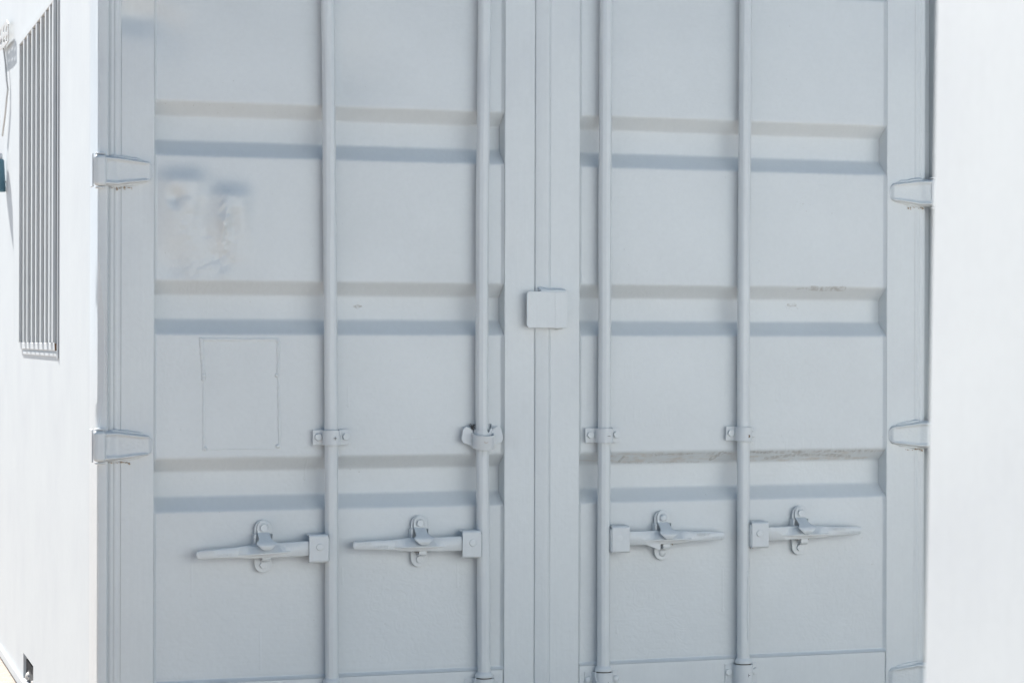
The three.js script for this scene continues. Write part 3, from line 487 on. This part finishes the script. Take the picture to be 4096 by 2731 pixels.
function handle(k, s, pinY, reach, tilt, keeperX, by0, by1, label, round) {
  const g = group('handle', box1, label), x = rodX(k, pinY), X = (u) => x + s * u;
  const span = (a, b) => (s > 0 ? [X(a), X(b)] : [X(b), X(a)]);
  grimeAt(g, X(0.030), pinY - 0.0400, 0.018, 0.036, 0.004, 16, k * 7 + 5); grimeAt(g, keeperX + 0.004, pinY - 0.0215, 0.014, 0.05, 0.004, 14, k * 7 + 9);
  // U-shaped hub welded to the rod
  const path = [[-0.0388, 0.030], ...arc(-0.0345, 0.0385, 0.0043, Math.PI, Math.PI / 2, 4), ...arc(0.0265, 0.0368, 0.006, Math.PI / 2, 0.1, 5), [0.0328, 0.022], [0.0335, 0.008]];
  const hub = strip(path, 0.0042, 0.0515, 'x'); part(g, 'hub', [hub.translate(X(0.0415), pinY, 0), box(...span(0.0125, 0.019), pinY - 0.0375, pinY + 0.026, 0.026, 0.0415, 0.003)], paint);
  part(g, 'pin', disc(X(0.0385), pinY + 0.001, 0.0442, 0.0096, k === 2 ? 0.0008 : 0.0035), paint);
  if (k === 2) part(g, 'pin_groove', metric(new THREE.RingGeometry(0.0096, 0.0104, 28).translate(X(0.0385), pinY + 0.001, 0.0447)), dark);
  // forged lever
  const lv = [[0.026, -0.0205, 0.0185], [0.085, -0.0210, 0.0185], [0.125, -0.0212, 0.0180], [0.17, -0.0205, 0.0176], [0.215, -0.0195, 0.0168], [0.240, -0.0178, 0.0155], [0.262, -0.0148, 0.0138], [0.30, -0.0138, 0.0128], [0.35, -0.0118, 0.0115], [reach - 0.006, -0.0112, 0.0108], [reach - 0.002, -0.0096, 0.0092], [reach, -0.006, 0.006]];
  const r = rng(k * 13 + 3);
  const turn = (geo) => { geo.translate(-X(0.0385), -pinY, 0).rotateZ(tilt * -s); return geo.translate(X(0.0385), pinY, 0); };
  const bar = loft(lv.map(([u, a, b]) => { const thin = sstep(0.10, 0.17, u) * sstep(0.275, 0.22, u); const zf = 0.0385 - 0.004 * thin; return rrect(a + 0.0006 * (r() - 0.5), b, 0.022, zf + 0.0004 * (r() - 0.5), 0.0032).map(([v, z]) => [X(u), pinY + v, z - (v > -0.004 ? 0.004 * thin : 0) * (z > 0.03 ? 1 : 0)]); }));
  const sh = []; for (let i = 0; i <= 16; i++) { const t = i / 16, u = 0.112 + 0.150 * t, d = 0.0165 * Math.pow(Math.sin(Math.PI * clamp(t, 0.02, 0.98)), 0.7); sh.push([[-0.0092, 0.026], [-0.0092, 0.0340 + d - 0.001], [-0.0084, 0.0345 + d], [-0.0056, 0.0345 + d], [-0.0046, 0.0340 + d - 0.001], [0.0130, 0.0345], [0.0150, 0.026]].map(([v, z]) => [X(u), pinY + v, z])); }
  part(g, 'lever', [turn(bar), turn(loft(sh, true, 0.45))], paint);
  const mid = s > 0 ? [0.293, 0.342] : [0.342, 0.293];
  part(g, 'raised_lettering', [turn(metric(word.clone().scale(1.05, 0.9, 1).translate(X(mid[0]), pinY + 0.0042, 0.0383))), turn(metric(word.clone().scale(1.05, 0.9, 1).rotateZ(Math.PI).translate(X(mid[1]), pinY - 0.0048, 0.0383)))], paint, 'lettering cast on the lever');
  if (k === 2) part(g, 'stop_tab', turn(metric(new THREE.ExtrudeGeometry(new THREE.Shape([[0.115, -0.018], [0.163, -0.018], [0.163, -0.034], [0.156, -0.034]].map(([a, b]) => new THREE.Vector2(X(a), pinY + b))), { depth: 0.012, bevelEnabled: true, bevelSize: 0.0006, bevelThickness: 0.0006, bevelSegments: 1 }).translate(0, 0, 0.024))), paint);
  // keeper with its swinging catch
  const q = group('handle_keeper', box1, ['keeper plate under the outer left handle', 'keeper plate under the inner left handle', 'keeper plate with round headed bolts', 'keeper plate with a torn lower bolt'][k]), c = keeperX, mid2 = (by0 + by1) / 2; q.position.z = 0.004; const hb = (by0 - by1) / 2 + 0.0205, wd = 0.0235;
  const st = new THREE.Shape(); st.moveTo(c - wd, mid2 - hb + wd); st.absarc(c, mid2 - hb + wd, wd, Math.PI, 0, false); st.lineTo(c + wd, mid2 + hb - wd); st.absarc(c, mid2 + hb - wd, wd, 0, Math.PI, false);
  const core = new THREE.Shape(); core.absellipse(c, mid2, wd - 0.004, hb - 0.004, 0, Math.PI * 2);
  part(q, 'packing', metric(new THREE.ExtrudeGeometry(core, { depth: 0.016, bevelEnabled: false, curveSegments: 10 }).translate(0, 0, -0.0205)), paint);
  part(q, 'plate', metric(new THREE.ExtrudeGeometry(st, { depth: 0.0045, bevelEnabled: true, bevelSize: 0.001, bevelThickness: 0.001, bevelOffset: -0.001, bevelSegments: 2, curveSegments: 10 }).translate(0, 0, -0.0045)), paint);
  part(q, 'side_tab', box(c - wd - 0.0035, c - wd + 0.0015, mid2 - 0.012, mid2 + 0.034, -0.012, 0.016, 0.0015), paint);
  part(q, 'side_tab', box(c + wd - 0.0015, c + wd + 0.0010, mid2 - 0.012, mid2 + 0.034, -0.012, 0.012, 0.001), paint);
  const y0 = by0;
  part(q, 'catch', ribbon([[y0 + 0.0165, 0.006, 0.004], [y0 + 0.0155, 0.006, 0.0085], [y0 + 0.011, 0.006, 0.0135], [y0 + 0.004, 0.006, 0.0158], [y0 - 0.012, 0.0065, 0.0160], [y0 - 0.0145, 0.009, 0.0160], [y0 - 0.026, 0.030, 0.0162], [y0 - 0.0315, 0.041, 0.0185], [y0 - 0.0355, 0.050, 0.0250, -0.003], [y0 - 0.0375, 0.0555, 0.0278, -0.005], [y0 - 0.0405, 0.0575, 0.0262, -0.003], [y0 - 0.0455, 0.0575, 0.0200, 0], [y0 - 0.0505, 0.0560, 0.0140, 0], [y0 - 0.0545, 0.0545, 0.0070, 0]], 0.0036, c - 0.0015), paint);
  part(q, 'hook', strip([[by1 + 0.0115, 0.002], [by1 + 0.013, 0.010], ...arc(by1 + 0.0195, 0.020, 0.0065, Math.PI, Math.PI / 2, 5), [by1 + 0.031, 0.0265]], 0.0036, 0.0215, 'x').translate(c + 0.003, 0, 0), paint);
  part(q, 'bolt', round ? domeBolt(c, by0, 0.0085) : hexBolt(c, by0, 0.008, 0.0102, 0.006, 0.3 + k), paint);
  part(q, 'bolt', round ? domeBolt(c, by1, 0.001) : hexBolt(c, by1, 0.0008, 0.0102, 0.0065, 0.05 + k * 0.7), paint);
  part(q, 'washer', metric(new THREE.TorusGeometry(0.0122, 0.0011, 6, 28).translate(c, by0, 0.0082)), paint);
}
handle(0, -1, 0.7205, 0.3685, 0.036, 0.4350, 0.7739, 0.6744, 'outer handle of the left door, tilted down', false);
handle(1, -1, 0.7205, 0.3720, -0.004, 0.8677, 0.7762, 0.6766, 'inner handle of the left door', false);
handle(2, 1, 0.7225, 0.3590, 0.004, 1.5820, 0.7741, 0.6750, 'inner handle of the right door with a stop tab', true);
handle(3, 1, 0.7245, 0.3670, -0.004, 2.0098, 0.7779, 0.6775, 'outer handle of the right door', false);

// ------------------------------------------------------------------ things fixed to the sunlit side
{
  const g = group('conduit_bracket', scene); tag(g, 'pale perforated metal bracket on the sunlit side wall left of the barred window', 'bracket'); g.position.set(0, 2.40, -2.57);
  const sh = new THREE.Shape([[-0.20, -0.03], [0.02, -0.042], [0.18, -0.042], [0.18, 0.022], [0.10, 0.045], [-0.20, 0.05]].map((p) => new THREE.Vector2(...p)));
  for (const [a, b] of [[-0.12, 0.028], [-0.12, -0.006], [0.01, 0.024], [0.01, -0.014], [0.12, 0.010], [0.12, -0.024]]) { const h = new THREE.Path(); h.absellipse(a, b, 0.040, 0.0125, 0, Math.PI * 2); sh.holes.push(h); }
  part(g, 'plate', metric(new THREE.ExtrudeGeometry(sh, { depth: 0.003, bevelEnabled: false, curveSegments: 10 }).rotateY(-Math.PI / 2).translate(-0.016, 0, 0)), std({ color: new THREE.Color(0.58, 0.57, 0.55), roughness: 0.5, metalness: 0.1 }));
  part(g, 'arm', box(-0.016, -0.0005, -0.012, 0.012, -0.19, -0.17, 0.002), paint);
  tag(part(scene, 'cable', rodAlong([[-0.012, 2.365, -2.66], [-0.010, 2.30, -2.60], [-0.009, 2.235, -2.56], [-0.006, 2.20, -2.545], [-0.009, 2.165, -2.56], [-0.010, 2.11, -2.61], [-0.012, 2.04, -2.70]], [0.0032], 8), std({ color: new THREE.Color(0.55, 0.55, 0.53), roughness: 0.6 })), 'thin grey cable hanging in a bend below the perforated bracket', 'cable');
  const l = group('wall_lamp', scene); tag(l, 'small blue grey tapered fixture on the sunlit wall below the cable', 'lamp'); l.position.set(-0.024, 1.828, -2.68);
  part(l, 'body', metric(new THREE.LatheGeometry([[0, 0], [0.022, 0], [0.0235, 0.006], [0.017, 0.118], [0.015, 0.122], [0, 0.122]].map((p) => new THREE.Vector2(...p)), 24)), std({ color: new THREE.Color(0.09, 0.20, 0.26), roughness: 0.4 }));
  part(l, 'cap', metric(new THREE.LatheGeometry([[0, 0.1225], [0.012, 0.1235], [0.010, 0.144], [0, 0.146]].map((p) => new THREE.Vector2(...p)), 20)), paint);
  part(l, 'stem', box(0.012, 0.0235, 0.035, 0.041, -0.004, 0.004, 0.001), std({ color: new THREE.Color(0.35, 0.33, 0.28), roughness: 0.6 }));
}
{ // stones in the fork pocket
  const sm = std({ color: new THREE.Color(0.52, 0.50, 0.47), roughness: 0.9 });
  [[0.018, 0.116, -1.90, 0.020, 'larger pale stone lying in the forklift pocket'], [0.016, 0.112, -1.76, 0.013, 'smaller pale stone near the right end of the forklift pocket'], [0.02, 0.110, -1.70, 0.011, 'smallest pale stone against the right edge of the forklift pocket']].forEach(([x, y, z, r, lab], i) => {
    const g = new THREE.IcosahedronGeometry(r, 2), p = g.attributes.position; for (let k = 0; k < p.count; k++) { const a = p.getX(k) / r, b = p.getY(k) / r, c = p.getZ(k) / r, q = 1 + 0.28 * vn(a * 1.6 + i * 5 + 20, b * 1.6 + c + 30); p.setXYZ(k, p.getX(k) * q, p.getY(k) * q * 0.8, p.getZ(k) * q * 1.4); }
    g.computeVertexNormals(); const m = part(scene, 'stone', metric(g), sm); m.position.set(x, y, z); tag(m, lab, 'stone', { group: 'stones in the forklift pocket' });
  });
}
// ------------------------------------------------------------------ the white containers standing across the yard
function neighbour(x, z, lean, label, L = 5.9) {
  const g = group('shipping_container', scene); tag(g, label, 'container');
  g.position.set(x, 0.058, z); g.rotation.z = lean;
  const H = 2.59;
  part(g, 'corner_post', box(0, 0.16, 0.02, H, 0, 0.36, 0.004), wallPaint);
  part(g, 'side_wall', box(0.001, 0.04, 0.02, H - 0.01, 0.355, L, 0), wallPaint, 'plain white side wall');
  part(g, 'end_wall', box(0.155, 2.43, 0.02, H - 0.01, 0.02, 0.06, 0), wallPaint);
  part(g, 'side_wall', box(2.395, 2.434, 0.02, H - 0.01, 0.065, L, 0), wallPaint);
  part(g, 'end_wall', box(0.004, 2.434, 0.02, H - 0.01, L + 0.005, L + 0.045, 0), wallPaint);
  part(g, 'roof', box(0.0, 2.438, H - 0.008, H + 0.03, 0.002, L + 0.05, 0.004), wallPaint);
}
neighbour(0.4368, 3.584, -0.0177, 'second white container at the right edge, its sunlit side close and out of focus');
neighbour(2.95, 4.0, 0, 'third white container standing beside the second one, outside the picture to the right');
renderer.render(scene, camera);
